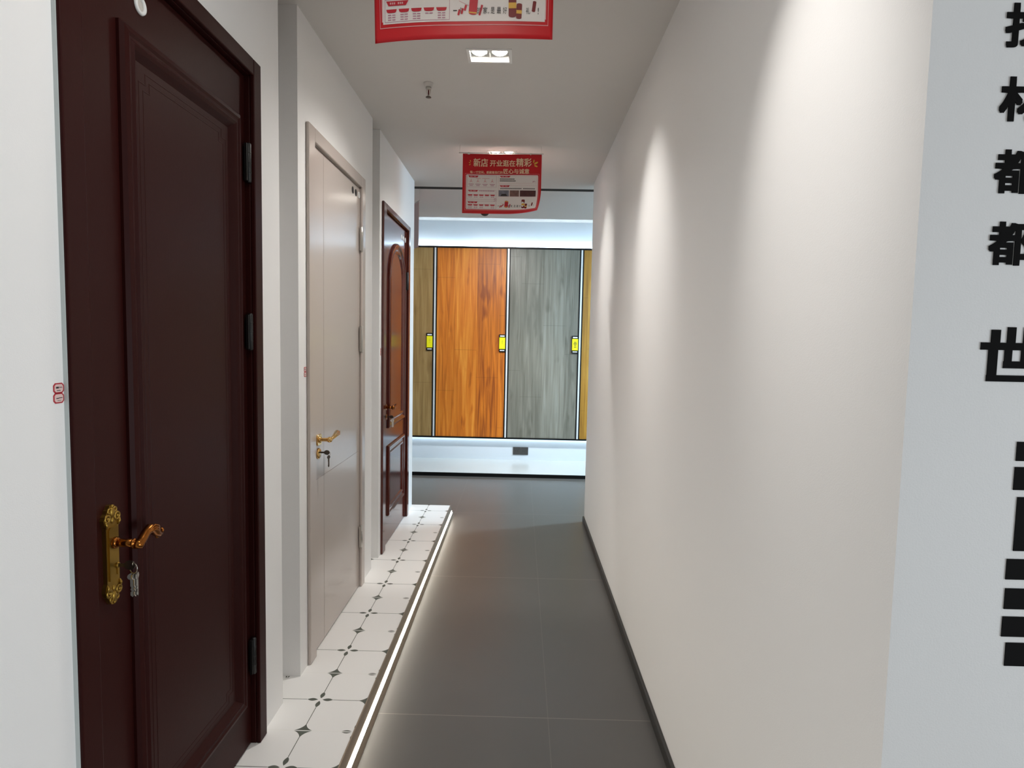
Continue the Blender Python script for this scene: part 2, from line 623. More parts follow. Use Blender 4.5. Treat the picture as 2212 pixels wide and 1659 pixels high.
def arch(y0, y1, z0, zs, zt, n=18):
    c, rx, rz = (y0 + y1) / 2, (y1 - y0) / 2, zt - zs
    p = [(y0, z0), (y1, z0)]
    for i in range(n + 1):
        a = math.pi * i / n
        p.append((c + rx * math.cos(a), zs + rz * math.sin(a)))
    return p


def casing(b, D, x0, x1, z0=PZ):
    b.box(x0, x1, D['y0'], D['iy0'], z0, D['zt'])
    b.box(x0, x1, D['iy1'], D['y1'], z0, D['zt'])
    b.box(x0, x1, D['iy0'], D['iy1'], D['it'], D['zt'])
    # jamb lining that runs back into the wall
    b.box(-0.93, x0, D['iy0'] - .010, D['iy0'], z0, D['it'])
    b.box(-0.93, x0, D['iy1'], D['iy1'] + .010, z0, D['it'])
    b.box(-0.93, x0, D['iy0'] - .010, D['iy1'] + .010, D['it'], D['it'] + .010)


def hinge(parent, y, z0, z1, x, m, r=0.0075):
    def f(b):
        b.lathe([(r * .7, z0), (r, z0 + .003), (r, z1 - .003), (r * .7, z1)], (x, y, 0), seg=12)
        b.box(x - .006, x + .0015, y - .016, y + .010, z0 + .004, z1 - .004)
        for k in range(1, 4):
            zz = z0 + (z1 - z0) * k / 4
            b.lathe([(r * 1.08, zz - .0012), (r * 1.08, zz + .0012)], (x, y, 0), seg=12)
    return one(f, 'hinge', m, parent)


def disc_sticker(parent, x, y, z, r, m, ring=None):
    def f(b):
        b.lathe([(r, 0), (r, .0012)], (x, y, z), axis='x', seg=24, m=m)
        if ring:
            b.torus((x + .0012, y, z), r * .78, r * .22, seg=24, m=ring)
    return one(f, 'sticker', None, parent)


# ------------------------------------------------------------------ door 1, dark maroon
XC = -0.772
d1 = thing('display_door', 'tall dark maroon panelled door with ornate brass handle, nearest of the three', 'door', (XC, 1.41, PZ))
one(lambda b: casing(b, D1, XW, XC), 'casing', M['maroon'], d1, bevel=0.003)
one(lambda b: b.prism([(XW, D1['y0'] - .0012), (XW, D1['y0']), (XW + .0075, D1['y0']), (XW + .0072, D1['y0'] - .0008)], 2, PZ, D1['zt']), 'sealant', M['backing'], d1)['label'] = 'pale sealant edge behind the casing'
L1 = -0.80
leaf1 = slab('leaf', M['maroon'], L1 - .04, L1, D1['iy0'] + .003, D1['iy1'] - .003, PZ + .006, D1['it'] - .004, parent=d1)
one(lambda b: moulding(b, rect(1.202, 1.702, .224, 1.9395), [(0, 0), (.0, .007), (.006, .014), (.016, .0165), (.022, .013), (.027, .0125), (.033, .016), (.040, .012), (.048, .005), (.054, 0)], L1 - .0005), 'panel_moulding', M['maroon'], leaf1)


def bead(b):
    for k, o in enumerate((0.0, 0.014)):
        moulding(b, notched(1.268 + o, 1.636 - o, .292 + o, 1.872 - o, .022), [(0, 0), (.001, .0010), (.002, .0010), (.003, 0)], L1 - .0003)


one(bead, 'bead_line', M['maroon'], leaf1)
for z0, z1 in ((1.764, 1.875), (1.286, 1.393), (.308, .421)):
    hinge(d1, 1.741, z0, z1, -0.786, M['hingeblk'])
disc_sticker(d1, L1, 1.279, 2.003, .019, M['clear'], M['white_plastic'])


def escutcheon(b):
    y, zc_ = 1.1415, .895
    x0, x1 = L1, L1 + .008
    half = [(.0, .099), (.006, .098), (.010, .092), (.014, .091), (.016, .084), (.021, .080), (.0245, .073), (.022, .066), (.0205, .060), (.018, .056), (.0178, .0), (.0178, -.054), (.022, -.060), (.0235, -.070), (.021, -.079), (.016, -.083), (.013, -.091), (.007, -.098), (.0, -.100)]
    pts = [(y + a, zc_ + h) for a, h in half] + [(y - a, zc_ + h) for a, h in half[::-1][1:-1]]
    b.prism(pts, 0, x0, x1)
    b.prism([(y - .0135, zc_ - .05), (y + .0135, zc_ - .05), (y + .0135, zc_ + .05), (y + .009, zc_ + .056), (y - .009, zc_ + .056), (y - .0135, zc_ + .05)], 0, x1, x1 + .003)
    for s in (1, -1):
        top = zc_ + s * .074
        for q in (-1, 1):
            b.torus((x1, y + q * .014, top), .0068, .0028, seg=14, ts=6)
            b.ball((x1 + .001, y + q * .014, top), .0032, seg=8)
            b.torus((x1, y + q * .008, top + s * .014), .0046, .0022, seg=12, ts=6)
            b.tube([(x1, y + q * .017, top - s * .018), (x1 + .002, y + q * .0185, top - s * .011), (x1, y + q * .0205, top - s * .004)], [.0022, .003, .0018], seg=6)
        b.ball((x1, y, top + s * .010), .0075, sx=.6, sz=1.5, seg=10)
        b.ball((x1, y, top - s * .006), .005, sx=.7, sz=1.3, seg=8)
        b.ball((x1, y, top + s * .022), .0035, seg=8)
    # keyhole
    b.lathe([(.0052, 0), (.0056, .0035), (.004, .0042)], (x1 + .002, y + .0075, zc_ - .024), axis='x', seg=14)
    b.box(x1 + .002, x1 + .0045, y + .0058, y + .0088, zc_ - .042, zc_ - .028)


hp = one(escutcheon, 'handle_plate', M['brass'], d1)


def lever1(b):
    y, z = 1.1435, .918
    b.lathe([(.0115, 0), (.0115, .004), (.009, .007)], (L1 + .011, y, z), axis='x', seg=18)
    b.tube([(L1 + .012, y, z), (L1 + .052, y, z)], [.0078, .0078], seg=14)
    b.lathe([(.0088, 0), (.0096, .002), (.0088, .004)], (L1 + .047, y, z), axis='x', seg=16)
    P = [(L1 + .051, y - .003, z - .001), (L1 + .056, y + .004, z - .004), (L1 + .056, y + .014, z + .002), (L1 + .055, y + .028, z + .012), (L1 + .054, y + .042, z + .016), (L1 + .054, y + .053, z + .013), (L1 + .054, y + .062, z + .003), (L1 + .055, y + .071, z - .005), (L1 + .056, y + .079, z - .005)]
    b.tube(P, [.009, .0098, .0088, .0085, .0098, .0105, .009, .0065, .0042], seg=12)
    b.torus((L1 + .055, y + .079, z + .001), .0035, .003, normal=(0, 1, 0), seg=14, ts=6)
    for q in (-.0045, 0, .0045):
        b.tube([(L1 + .060 + q * .2, y + .030, z + .013 + q), (L1 + .0635, y + .045, z + .0185 + q), (L1 + .0635, y + .057, z + .014 + q), (L1 + .061, y + .068, z + .005 + q * .6)], [.001, .0022, .0022, .0012], seg=6)
    b.torus((L1 + .054, y + .068, z - .006), .0048, .0022, normal=(1, 0, 0), seg=12, ts=6)


one(lever1, 'lever', M['copper'], hp)['label'] = 'coppery scrolled lever'


# keys hanging in a lock: a thing of its own
def key_blade(b, x, y, z, L=.040, w=.0105, ang=0.0, m=None):
    """key hanging downward from its bow at (x,y,z)"""
    bow = [(w * math.cos(a), w * .85 * math.sin(a)) for a in [i * math.pi / 5 for i in range(10)]]
    c, s_ = math.cos(ang), math.sin(ang)
    for k, (off, t) in enumerate(((0, .0011),)):
        vs = []
        for d in (-t, t):
            for p in bow:
                vs.append((x + p[0] * c - d * s_, y + p[0] * s_ + d * c, z - w + p[1]))
        n = len(bow)
        fs = [tuple(range(n))[::-1], tuple(range(n, 2 * n))] + [(i, (i + 1) % n, n + (i + 1) % n, n + i) for i in range(n)]
        b.add(vs, fs, m)
    hw = .0033
    zt, zb_ = z - 1.7 * w, z - 1.7 * w - L
    prof = [(-hw, zt), (hw, zt), (hw, zb_ + .004), (0, zb_), (-hw, zb_ + .004), (-hw, zb_ + .010), (-hw * .4, zb_ + .012), (-hw, zb_ + .016), (-hw * .5, zb_ + .019), (-hw, zb_ + .023)]
    vs = []
    for d in (-.001, .001):
        for p in prof:
            vs.append((x + p[0] * c - d * s_, y + p[0] * s_ + d * c, p[1]))
    n = len(prof)
    b.add(vs, [tuple(range(n))[::-1], tuple(range(n, 2 * n))] + [(i, (i + 1) % n, n + (i + 1) % n, n + i) for i in range(n)], m)


def inserted_key(b, x, y, z, out=.028):
    b.box(x, x + out * .5, y - .001, y + .001, z - .0033, z + .0033)
    pts = [(x + out * .45 + .0115 * (1 + math.cos(a)), z + .0095 * math.sin(a)) for a in [i * math.pi / 6 for i in range(12)]]
    b.prism(pts, 1, y - .0012, y + .0012)


kr = thing('key_bunch', 'bunch of silver keys on a ring in the maroon door with ornate brass handle', 'keys', (L1 + .03, 1.149, .871))
KX = L1 + .0118
one(lambda b: inserted_key(b, KX, 1.149, .871), 'key', M['darksteel'], kr)
one(lambda b: (b.torus((KX + .031, 1.149, .8655), .0105, .0010, normal=(.35, 1, 0), seg=24, ts=6), b.torus((KX + .031, 1.149, .8745), .0035, .0008, normal=(1, 0.2, 0), seg=14, ts=6)), 'ring', M['steel'], kr)
for k, (dx, dy, an) in enumerate(((-.003, .0, .5), (.0015, .002, 1.3), (.0045, .0045, 1.9))):
    one(lambda b: key_blade(b, KX + .031 + dx, 1.149 + dy, .857, L=.036, w=.0085, ang=an), 'key', M['steel'], kr)

# ------------------------------------------------------------------ door 2, greige flush
d2 = thing('display_door', 'pale greige flush door with gold lever and fine groove lines, middle of the three', 'door', (XC, 2.59, PZ))
one(lambda b: casing(b, D2, XW, XC), 'casing', M['greige'], d2, bevel=0.004)
L2 = -0.787
leaf2 = slab('leaf', M['greige'], L2 - .04, L2, D2['iy0'] + .004, D2['iy1'] - .004, PZ + .006, D2['it'] - .009, parent=d2)
GY, GZ = 2.395, .772
one(lambda b: (b.box(L2 - .0002, L2 + .0003, GY - .0008, GY + .0008, PZ + .006, D2['it'] - .009), b.box(L2 - .0002, L2 + .0003, D2['iy0'] + .03, D2['iy1'] - .004, GZ - .0007, GZ + .0007)), 'groove', M['greige_seam'], leaf2)['label'] = 'fine darker groove lines'
one(lambda b: (b.box(L2 - .03, L2 - .0005, D2['iy0'], D2['iy1'], D2['it'] - .009, D2['it'] - .001)), 'shadow_gap_strip', M['greige_seam'], d2)  # darker strip stands in for the shade in the gap above the leaf
for z0, z1 in ((1.742, 1.863), (1.258, 1.3875), (.284, .397)):
    hinge(d2, 2.928, z0, z1, -0.7765, M['chrome'])
for yy, mm in ((2.808, M['ink']), (2.860, M['ink']), (2.905, M['clear'])):
    disc_sticker(d2, L2, yy, 2.006, .016, mm, M['white_plastic'] if mm is M['clear'] else None)


def octagon(y, z, w, h, c):
    return [(y - w + c, z - h), (y + w - c, z - h), (y + w, z - h + c), (y + w, z + h - c), (y + w - c, z + h), (y - w + c, z + h), (y - w, z + h - c), (y - w, z - h + c)]


rose2 = one(lambda b: (b.prism(octagon(2.326, .926, .025, .021, .007), 0, L2, L2 + .007), b.lathe([(.015, 0), (.012, .005)], (L2 + .007, 2.326, .926), axis='x', seg=18)), 'handle_rose', M['gold'], d2, bevel=0.0015)


def lever2(b):
    y, z, x = 2.326, .927, L2 + .007
    b.lathe([(.0085, 0), (.007, .008), (.0075, .030), (.008, .034)], (x, y, z), axis='x', seg=16)
    b.ball((x + .038, y, z), .0115, seg=16)
    b.tube([(x + .038, y, z), (x + .040, y + .018, z + .001), (x + .041, y + .045, z + .006), (x + .041, y + .088, z + .016)], [.008, .0065, .0072, .0105], seg=12)
    for q in (-.006, .0, .006):
        b.tube([(x + .046, y + .022, z + .002 + q * .4), (x + .0525, y + .086, z + .0155 + q)], [.0012, .0022], seg=6)


one(lever2, 'lever', M['gold'], rose2)
one(lambda b: (b.lathe([(.0215, 0), (.0215, .004), (.017, .007)], (L2, 2.326, .8715), axis='x', seg=24), b.box(L2 + .006, L2 + .0075, 2.3245, 2.3275, .860, .874)), 'keyhole_rose', M['gold'], d2)
k2 = thing('key_bunch', 'dark key pair in the gold keyhole of the greige door', 'keys', (L2 + .03, 2.326, .872))
one(lambda b: inserted_key(b, L2 + .0075, 2.326, .876, .034), 'key', M['darksteel'], k2)
one(lambda b: b.torus((L2 + .040, 2.330, .8715), .0075, .0008, normal=(.3, 1, 0), seg=18, ts=6), 'ring', M['steel'], k2)
one(lambda b: key_blade(b, L2 + .040, 2.330, .8655, L=.034, w=.0085, ang=1.2), 'key', M['darksteel'], k2)

# ------------------------------------------------------------------ door 3, red-brown with arched panel
d3 = thing('display_door', 'glossy red-brown door with an arched upper panel, farthest of the three', 'door', (XC, 3.78, PZ))
one(lambda b: casing(b, D3, XW, XC), 'casing', M['redwood'], d3, bevel=0.004)
L3 = -0.790
leaf3 = slab('leaf', M['redwood'], L3 - .04, L3, D3['iy0'] + .003, D3['iy1'] - .003, PZ + .006, D3['it'] - .006, parent=d3)
PROF3 = [(0, 0), (.0, .008), (.008, .013), (.018, .012), (.026, .006), (.036, .0055), (.046, .009), (.056, .0085), (.064, 0)]
one(lambda b: moulding(b, arch(3.575, 4.065, .788, 1.70, 1.920), PROF3, L3 - .0005), 'arched_moulding', M['redwood'], leaf3)
one(lambda b: moulding(b, rect(3.575, 4.065, .250, .680), PROF3, L3 - .0005), 'lower_moulding', M['redwood'], leaf3)
hinge(d3, 4.128, 1.66, 1.78, -0.781, M['hingeblk'])
for yy in (3.965, 4.025, 4.085):
    disc_sticker(d3, L3, yy, 1.988, .017, M['white_plastic'])
rose3 = one(lambda b: b.lathe([(.022, 0), (.022, .004), (.015, .008)], (L3, 3.516, .9215), axis='x', seg=20), 'handle_rose', M['copper'], d3)


def lever3(b):
    x, y, z = L3 + .008, 3.516, .9215
    b.lathe([(.008, 0), (.0075, .034)], (x, y, z), axis='x', seg=14)
    b.ball((x + .037, y, z), .0125, seg=14)
    b.tube([(x + .037, y, z), (x + .038, y + .03, z - .002), (x + .038, y + .085, z + .004)], [.0085, .0075, .010], seg=12)


one(lever3, 'lever', M['copper'], rose3)
one(lambda b: b.lathe([(.019, 0), (.019, .004), (.014, .007)], (L3, 3.528, .862), axis='x', seg=20), 'keyhole_rose', M['copper'], d3)
k3 = thing('key_bunch', 'pale keys hanging from the lock of the red-brown arched door', 'keys', (L3 + .03, 3.53, .862))
one(lambda b: inserted_key(b, L3 + .0075, 3.53, .864, .032), 'key', M['darksteel'], k3)
one(lambda b: b.torus((L3 + .040, 3.535, .858), .0085, .001, normal=(.3, 1, 0), seg=18, ts=6), 'ring', M['steel'], k3)
for dx, an in ((-.002, .4), (.003, 1.5)):
    one(lambda b: key_blade(b, L3 + .040 + dx, 3.535 + dx, .851, L=.034, w=.010, ang=an), 'key', M['clear'], k3)


# ------------------------------------------------------------------ price stickers on the left wall
def price_sticker(y, z, w, h, label, lines):
    s = thing('price_sticker', label, 'sticker', (XW, y, z), 'red bordered price stickers beside the doors')
    c = min(w, h) * .45
    one(lambda b: b.prism(octagon(y, z, w, h, c), 0, XW + .0002, XW + .0007), 'border', M['stickerred'], s)
    face = one(lambda b: b.prism(octagon(y, z, w * .8, h * .76, c * .75), 0, XW + .0007, XW + .0010), 'paper', M['stickerpink'], s)

    def ink(b):
        for a0, a1, b0, b1 in lines:
            b.box(XW + .0010, XW + .0012, y + w * a0, y + w * a1, z + h * b0, z + h * b1)
    one(ink, 'print', M['ink'], face)


LNA = [(-.55, -.05, -.05, .30), (-.05, .65, .02, .10), (-.05, .6, .22, .28), (-.4, .3, -.5, -.38)]
LNB = [(-.5, .0, -.12, .05), (.0, .65, -.02, .12), (-.3, .4, -.5, -.42)]
price_sticker(1.0075, 1.2335, .0116, .0088, 'red-edged paper sticker left of the maroon door, upper one of its pair', LNA)
price_sticker(1.0070, 1.2165, .0116, .0088, 'red-edged paper sticker left of the maroon door, lower one of its pair', LNB)
price_sticker(2.180, 1.2095, .0125, .0090, 'red-edged paper sticker left of the greige door, upper one of its pair', LNA)
price_sticker(2.180, 1.1915, .0125, .0090, 'red-edged paper sticker left of the greige door, lower one of its pair', LNB)
price_sticker(3.366, 1.262, .0110, .0100, 'red-edged paper sticker left of the arched door, upper one of its pair', LNA)
price_sticker(3.366, 1.242, .0110, .0100, 'red-edged paper sticker left of the arched door, lower one of its pair', LNB)

# ------------------------------------------------------------------ writing
_txt = {}


def glyphs(s, bold=0.0):
    """mesh of a string, scaled to the unit box"""
    if (s, bold) in _txt:
        return _txt[(s, bold)]
    cu = bpy.data.curves.new('t', 'FONT')
    cu.body = s
    cu.resolution_u = 3
    cu.fill_mode = 'FRONT'
    o = bpy.data.objects.new('t', cu)
    COL.objects.link(o)
    dg = bpy.context.evaluated_depsgraph_get()
    me = bpy.data.meshes.new_from_object(o.evaluated_get(dg))
    vs = [(v.co[0], v.co[1], 0.0) for v in me.vertices]
    fs = [list(p.vertices) for p in me.polygons]
    bpy.data.objects.remove(o)
    bpy.data.curves.remove(cu)
    bpy.data.meshes.remove(me)
    xs, ys = [v[0] for v in vs], [v[1] for v in vs]
    if bold:                                        # heavier strokes: the outline repeated around a small square
        base_v, base_f = vs, fs
        vs, fs = [], []
        for i in range(8):
            ox, oy = ((1, 0), (1, 1), (0, 1), (-1, 1), (-1, 0), (-1, -1), (0, -1), (1, -1))[i]
            k = len(vs)
            vs += [(v[0] + bold * ox, v[1] + bold * oy, i * 2.5e-5) for v in base_v]
            fs += [[q + k for q in f] for f in base_f]
        xs, ys = [v[0] for v in vs], [v[1] for v in vs]
    w, h = max(xs) - min(xs) or 1, max(ys) - min(ys) or 1
    r = ([((v[0] - min(xs)) / w, (v[1] - min(ys)) / h, v[2]) for v in vs], fs)
    _txt[(s, bold)] = r
    return r


# black characters on the near end of the right wall
TY = NEAR - 0.0012


def wall_char(s, x0, x1, z0, z1, label):
    vs, fs = glyphs(s, 0.03)
    m_ = MB()
    m_.add([(x0 + (x1 - x0) * v[0], TY - v[2], z0 + (z1 - z0) * v[1]) for v in vs], fs)
    me_o = m_.build('wall_character', M['vinyl'], None, recalc=False)
    md = me_o.modifiers.new('thickness', 'SOLIDIFY')
    md.thickness = 0.0009
    md.offset = -1 if True else 1
    for p in me_o.data.polygons:
        if p.normal.y > 0:
            p.flip()
    return tag(me_o, label, 'letter', 'black characters on the wall end')


wall_char('找', .5885, .6445, 1.7030, 1.7560, 'black character at the top of the column on the wall end')
wall_char('材', .5880, .6440, 1.6145, 1.6685, 'black character with the tree radical, second from the top on the wall end')
wall_char('都', .5880, .6440, 1.5265, 1.5805, 'upper of the two same black characters on the wall end')
wall_char('都', .5880, .6440, 1.4375, 1.4920, 'lower of the two same black characters on the wall end')


def shi(b):
    q = 0.000181
    X0, Z0 = .5880, 1.3600
    def R(a0, a1, v0, v1):
        b.box(X0 + (a0 - 862) * q, X0 + (a1 - 862) * q, TY, TY + .001, Z0 - (v1 - 395) * q, Z0 - (v0 - 395) * q)
    R(862, 1290, 505, 557)
    R(930, 995, 415, 505)
    R(918, 985, 557, 735)
    R(915, 1290, 735, 780)
    R(1042, 1102, 395, 505)
    R(1032, 1085, 557, 635)
    R(1028, 1210, 635, 685)
    R(1155, 1215, 395, 505)
    R(1148, 1208, 557, 635)


tag(one(shi, 'wall_character', M['vinyl']), 'large squared black character with three uprights on the wall end', 'letter', 'black characters on the wall end')
BARS = [(.6440, 1.1880, 1.2130, 'topmost black bar below the squared character on the wall end'),
        (.6436, 1.1498, 1.1800, 'second black bar from the top on the wall end'),
        (.6500, 1.0690, 1.1405, 'tallest black block on the wall end'),
        (.6430, 1.0305, 1.0580, 'first black bar under the tallest black block on the wall end'),
        (.6440, .9905, 1.0185, 'second black bar under the tallest black block on the wall end'),
        (.6435, .9530, .9803, 'third black bar under the tallest black block on the wall end'),
        (.6505, .9130, .9448, 'lowest black bar on the wall end')]
for x, z0, z1, t in BARS:
    tag(slab('wall_mark', M['vinyl'], x, x + .085, TY, TY + .001, z0, z1), t, 'mark', 'black bars on the wall end')


# ------------------------------------------------------------------ hanging posters
class Poster:
    def __init__(s, w, vm, curl):
        s.w, s.vm, s.curl = w, vm, curl

    def pt(s, X, Y, off):
        """X, Y in layout units (0..1412 across, 0 at the top edge)"""
        u = X / 1412.0
        d = s.vm(Y)
        v = d / s.vm(1070)
        dx, dy, dz = s.curl(u, v)
        return ((u - .5) * s.w + dx, dy - off, -d + dz)

    def grid(s, b, poly, off, m, step=60):
        """fill a rectangle (x0,x1,y0,y1)"""
        x0, x1, y0, y1 = poly
        nx, ny = max(1, int((x1 - x0) / step)), max(1, int((y1 - y0) / step))
        vs = [s.pt(x0 + (x1 - x0) * i / nx, y0 + (y1 - y0) * j / ny, off) for j in range(ny + 1) for i in range(nx + 1)]
        fs = [(j * (nx + 1) + i, (j + 1) * (nx + 1) + i, (j + 1) * (nx + 1) + i + 1, j * (nx + 1) + i + 1) for j in range(ny) for i in range(nx)]
        b.add(vs, fs, m, True)

    def poly(s, b, pts, off, m):
        b.add([s.pt(x, y, off) for x, y in pts][::-1], [tuple(range(len(pts)))], m)

    def text(s, b, t, x0, x1, y0, y1, off, m, bold=0.0):
        vs, fs = glyphs(t, bold)
        b.add([s.pt(x0 + (x1 - x0) * v[0], y1 - (y1 - y0) * v[1], off + v[2]) for v in vs], fs, m)


def poster(loc, rot, P, label, strings=True):
    root = thing('hanging_poster', label, 'poster', (0, 0, 0), 'red promotional posters hung from the ceiling')
    root_name = root.name
    sh = MB()
    P.grid(sh, (0, 1412, 0, 1070), 0, None, 22)
    sheet = sh.build('sheet', M['p_red'], root, recalc=False)
    md = sheet.modifiers.new('thickness', 'SOLIDIFY')
    md.thickness = .0006
    md.offset = 0
    sheet.data.materials.append(M['p_back'])
    md.material_offset = 1
    b = MB()
    O1, O2, O3, O4 = .0011, .0016, .0021, .0025
    ox, oy = 328, 350                                   # layout read in the crop's own units

    def G(x0, x1, y0, y1, off, m, step=30):
        P.grid(b, (x0 - ox, x1 - ox, y0 - oy, y1 - oy), off, M[m], step)

    def T(t, x0, x1, y0, y1, m, bold=0.0, off=O3):
        P.text(b, t, x0 - ox, x1 - ox, y0 - oy, y1 - oy, off, M[m], bold)

    def Q(pts, off, m):
        P.poly(b, [(x - ox, y - oy) for x, y in pts], off, M[m])

    def frame(x0, x1, y0, y1, t, off, m):
        G(x0, x1, y0, y0 + t, off, m)
        G(x0, x1, y1 - t, y1, off, m)
        G(x0, x0 + t, y0, y1, off, m)
        G(x1 - t, x1, y0, y1, off, m)
    # heading
    T('新店', 520, 780, 430, 578, 'p_cream', .018)
    T('开业逛在', 815, 1270, 455, 570, 'p_cream', .018)
    T('精彩', 1285, 1562, 420, 572, 'p_cream', .018)
    T('每一寸空间，都藏着我们的', 462, 1045, 652, 702, 'p_cream', .01)
    T('匠心与诚意', 1060, 1522, 608, 698, 'p_cream', .018)

    def petal(cx, cy, L, w, a):
        pts = []
        for i in range(10):
            t = 2 * math.pi * i / 10
            px, py = L * math.cos(t), w * math.sin(t)
            pts.append((cx + px * math.cos(a) - py * math.sin(a), cy + px * math.sin(a) + py * math.cos(a)))
        Q(pts, O3, 'p_gold')
    for cx, cy, L, w, a in ((1600, 472, 32, 12, 1.75), (1640, 505, 42, 17, 2.6), (1640, 558, 32, 14, 3.5), (465, 478, 18, 7, 1.2), (452, 510, 18, 7, .4), (455, 545, 18, 7, -.6)):
        petal(cx, cy, L, w, a)
    # white field with a pale outline
    c = 26
    G(398, 1678, 720, 1345, O1, 'p_white', 22)
    G(388, 398, 735, 1330, O1, 'p_pink', 50)
    G(1678, 1686, 735, 1330, O1, 'p_pink', 50)
    frame(372, 1704, 700, 1362, 3, O1, 'p_pink')

    def tab(x0, x1, y0, y1):
        Q([(x0, y0), (x1, y0), (x1 - 22, y1), (x0 + 18, y1)], O3, 'p_crimson')
        n = int((x1 - x0 - 60) / 16)
        for i in range(n):
            if i % 4 != 3:
                G(x0 + 30 + i * 16, x0 + 41 + i * 16, y0 + (y1 - y0) * .3, y0 + (y1 - y0) * .72, O4, 'p_pink')
    for y0, y1 in ((735, 945), (1000, 1165), (1195, 1335)):
        frame(412, 938, y0, y1, 3, O2, 'p_mauve')
    for y0, y1 in ((735, 868), (905, 1110)):
        frame(975, 1660, y0, y1, 3, O2, 'p_pink')
    tab(435, 615, 740, 772)
    tab(430, 612, 998, 1026)
    tab(425, 606, 1205, 1235)
    tab(1000, 1190, 735, 764)
    tab(1000, 1180, 905, 936)
    # four small figures and their captions
    for k, x in enumerate((485, 607, 735, 865)):
        Q([(x - 30, 862), (x - 4, 812), (x + 6, 830), (x + 30, 862), (x, 846)], O3, 'p_pink')
        Q([(x - 8, 800), (x + 8, 800), (x + 5, 815), (x - 5, 815)], O3, 'p_pink')
        G(x - 48, x + 44, 888, 898, O3, 'p_mauve')
        G(x - 32, x + 30, 912, 922, O3, 'p_mauve')
    G(570, 655, 782, 792, O3, 'p_pink')
    G(680, 812, 782, 792, O3, 'p_pink')
    for i in range(9):
        G(632 + i * 31, 654 + i * 31, 1004, 1018, O3, 'p_mauve')
    for y, rows in ((1078, 1), (1256, 2)):
        for k in range(5):
            x = 425 + k * 101
            Q([(x, y), (x + 86, y), (x + 80, y + 17), (x + 66, y + 22), (x + 20, y + 22), (x + 6, y + 17)], O3, 'p_crimson')
            for r in range(rows + 1):
                if k == 3 and r > 0:
                    continue
                for q in range(2):
                    G(x + 14 + q * 34, x + 40 + q * 34, y + 32 + r * 15, y + 38 + r * 15, O3, 'p_mauve')
    for r, n in ((785, 12), (818, 13)):
        for i in range(n):
            G(1000 + i * 22, 1017 + i * 22, r, r + 17, O3, 'p_ink')
    for i in range(26):
        if i != 16:
            G(1010 + i * 24, 1028 + i * 24, 956, 972, O3, 'p_ink')
    G(980, 1165, 995, 1105, O3, 'p_photo')
    G(1180, 1346, 995, 1105, O3, 'p_photo2')
    G(1362, 1646, 995, 1105, O3, 'p_photo3')
    Q([(1010, 1100), (1040, 1060), (1110, 1058), (1140, 1100)], O4, 'p_ink')

    # firecrackers
    def cracker(cx, cy, w, h, a, body, band):
        def r(px, py):
            return (cx + px * math.cos(a) - py * math.sin(a), cy + px * math.sin(a) + py * math.cos(a))

        def ell(yy, k):
            return [r(w * math.cos(t), yy + k * math.sin(t)) for t in [math.pi * i / 6 for i in range(7)]]
        Q([r(-w, -h)] + [r(-w * math.cos(math.pi * i / 6), -h - w * .35 * math.sin(math.pi * i / 6)) for i in range(1, 6)] + [r(w, -h)] + ell(h, w * .35), O3, body)
        for y0, y1 in band:
            Q([r(-w, y0), r(w, y0), r(w, y1), r(-w, y1)], O4, 'p_gold')
    cracker(1122, 1245, 32, 50, .10, 'p_crimson', ((-52, -42), (44, 52)))
    cracker(1425, 1240, 30, 72, -.02, 'p_maroon', ((-10, 26),))
    cracker(1477, 1283, 21, 42, .04, 'p_maroon', ((-6, 16),))
    cracker(1592, 1252, 13, 30, .15, 'p_maroon', ())
    for x, y in ((1035, 1282), (1060, 1262), (1185, 1262), (1175, 1292), (1010, 1290)):
        cracker(x, y, 8, 16, .3, 'p_crimson', ())
    for i in range(9):
        t = i / 9.0
        Q([(1010 + 75 * t, 1215 + 30 * t), (1018 + 75 * t, 1220 + 30 * t), (1018 + 75 * t, 1224 + 30 * t), (1010 + 75 * t, 1219 + 30 * t)], O3, 'p_pink')
    # brush lettering
    for ch, x, w in (('一', 965, 30), ('个', 1008, 34), ('的', 1152, 30), ('家', 1198, 34), (',', 1238, 6), ('是', 1258, 30), ('最', 1305, 32), ('好', 1352, 30), ('礼', 1530, 32), ('!', 1622, 6)):
        hh = 6 if ch == '一' else (12 if ch == ',' else 42)
        y0 = 1275 if ch == '一' else (1290 if ch == ',' else 1258)
        T(ch, x, x + w, y0, y0 + hh, 'p_ink', 0)
    # plum blossom sprigs
    for x, y, n in ((900, 1165, 5), (900, 1195, 4), (1590, 845, 6)):
        for i in range(n):
            petal_pts = [(x + 14 * i % 50 + 7 * math.cos(t), y - (i * 9) % 20 + 6 * math.sin(t)) for t in [2 * math.pi * k / 7 for k in range(7)]]
            Q(petal_pts, O3, 'p_mauve')
    b.build('print', None, sheet, recalc=False)['label'] = 'white field with printed writing and pictures'
    # hanger rod, clips and the two strings up to the ceiling
    hw = P.w / 2
    one(lambda q: q.tube([(-hw - .022, -.001, .004), (hw + .010, -.001, .004)], .0022, seg=8), 'hanger_rod', M['clear'], root)
    for x in (-hw + .035, hw - .062):
        one(lambda q: q.box(x - .006, x + .006, -.004, .002, -.004, .007), 'clip', M['clear'], root)
    if strings:
        for x in (-hw - .018, hw - .004):
            one(lambda q: q.tube([(x, -.001, .004), (x + .001, -.001, CEIL - loc[2])], .0008, seg=6), 'string', M['clear'], root)
    root.location = loc
    root.rotation_euler = (0, 0, rot)
    return root


def curl_a(u, v):
    t = max(0.0, (u + v - 1.55) / .45)
    return (-.020 * t * t, .050 * t * t + .004 * math.sin(u * 5), .034 * t * t)


def curl_b(u, v):
    t = max(0.0, 1 - u / .42)
    return (.006 * v * t, .016 * t * t * v + .004 * math.sin(u * 6) * v, -.008 * t * t * v)


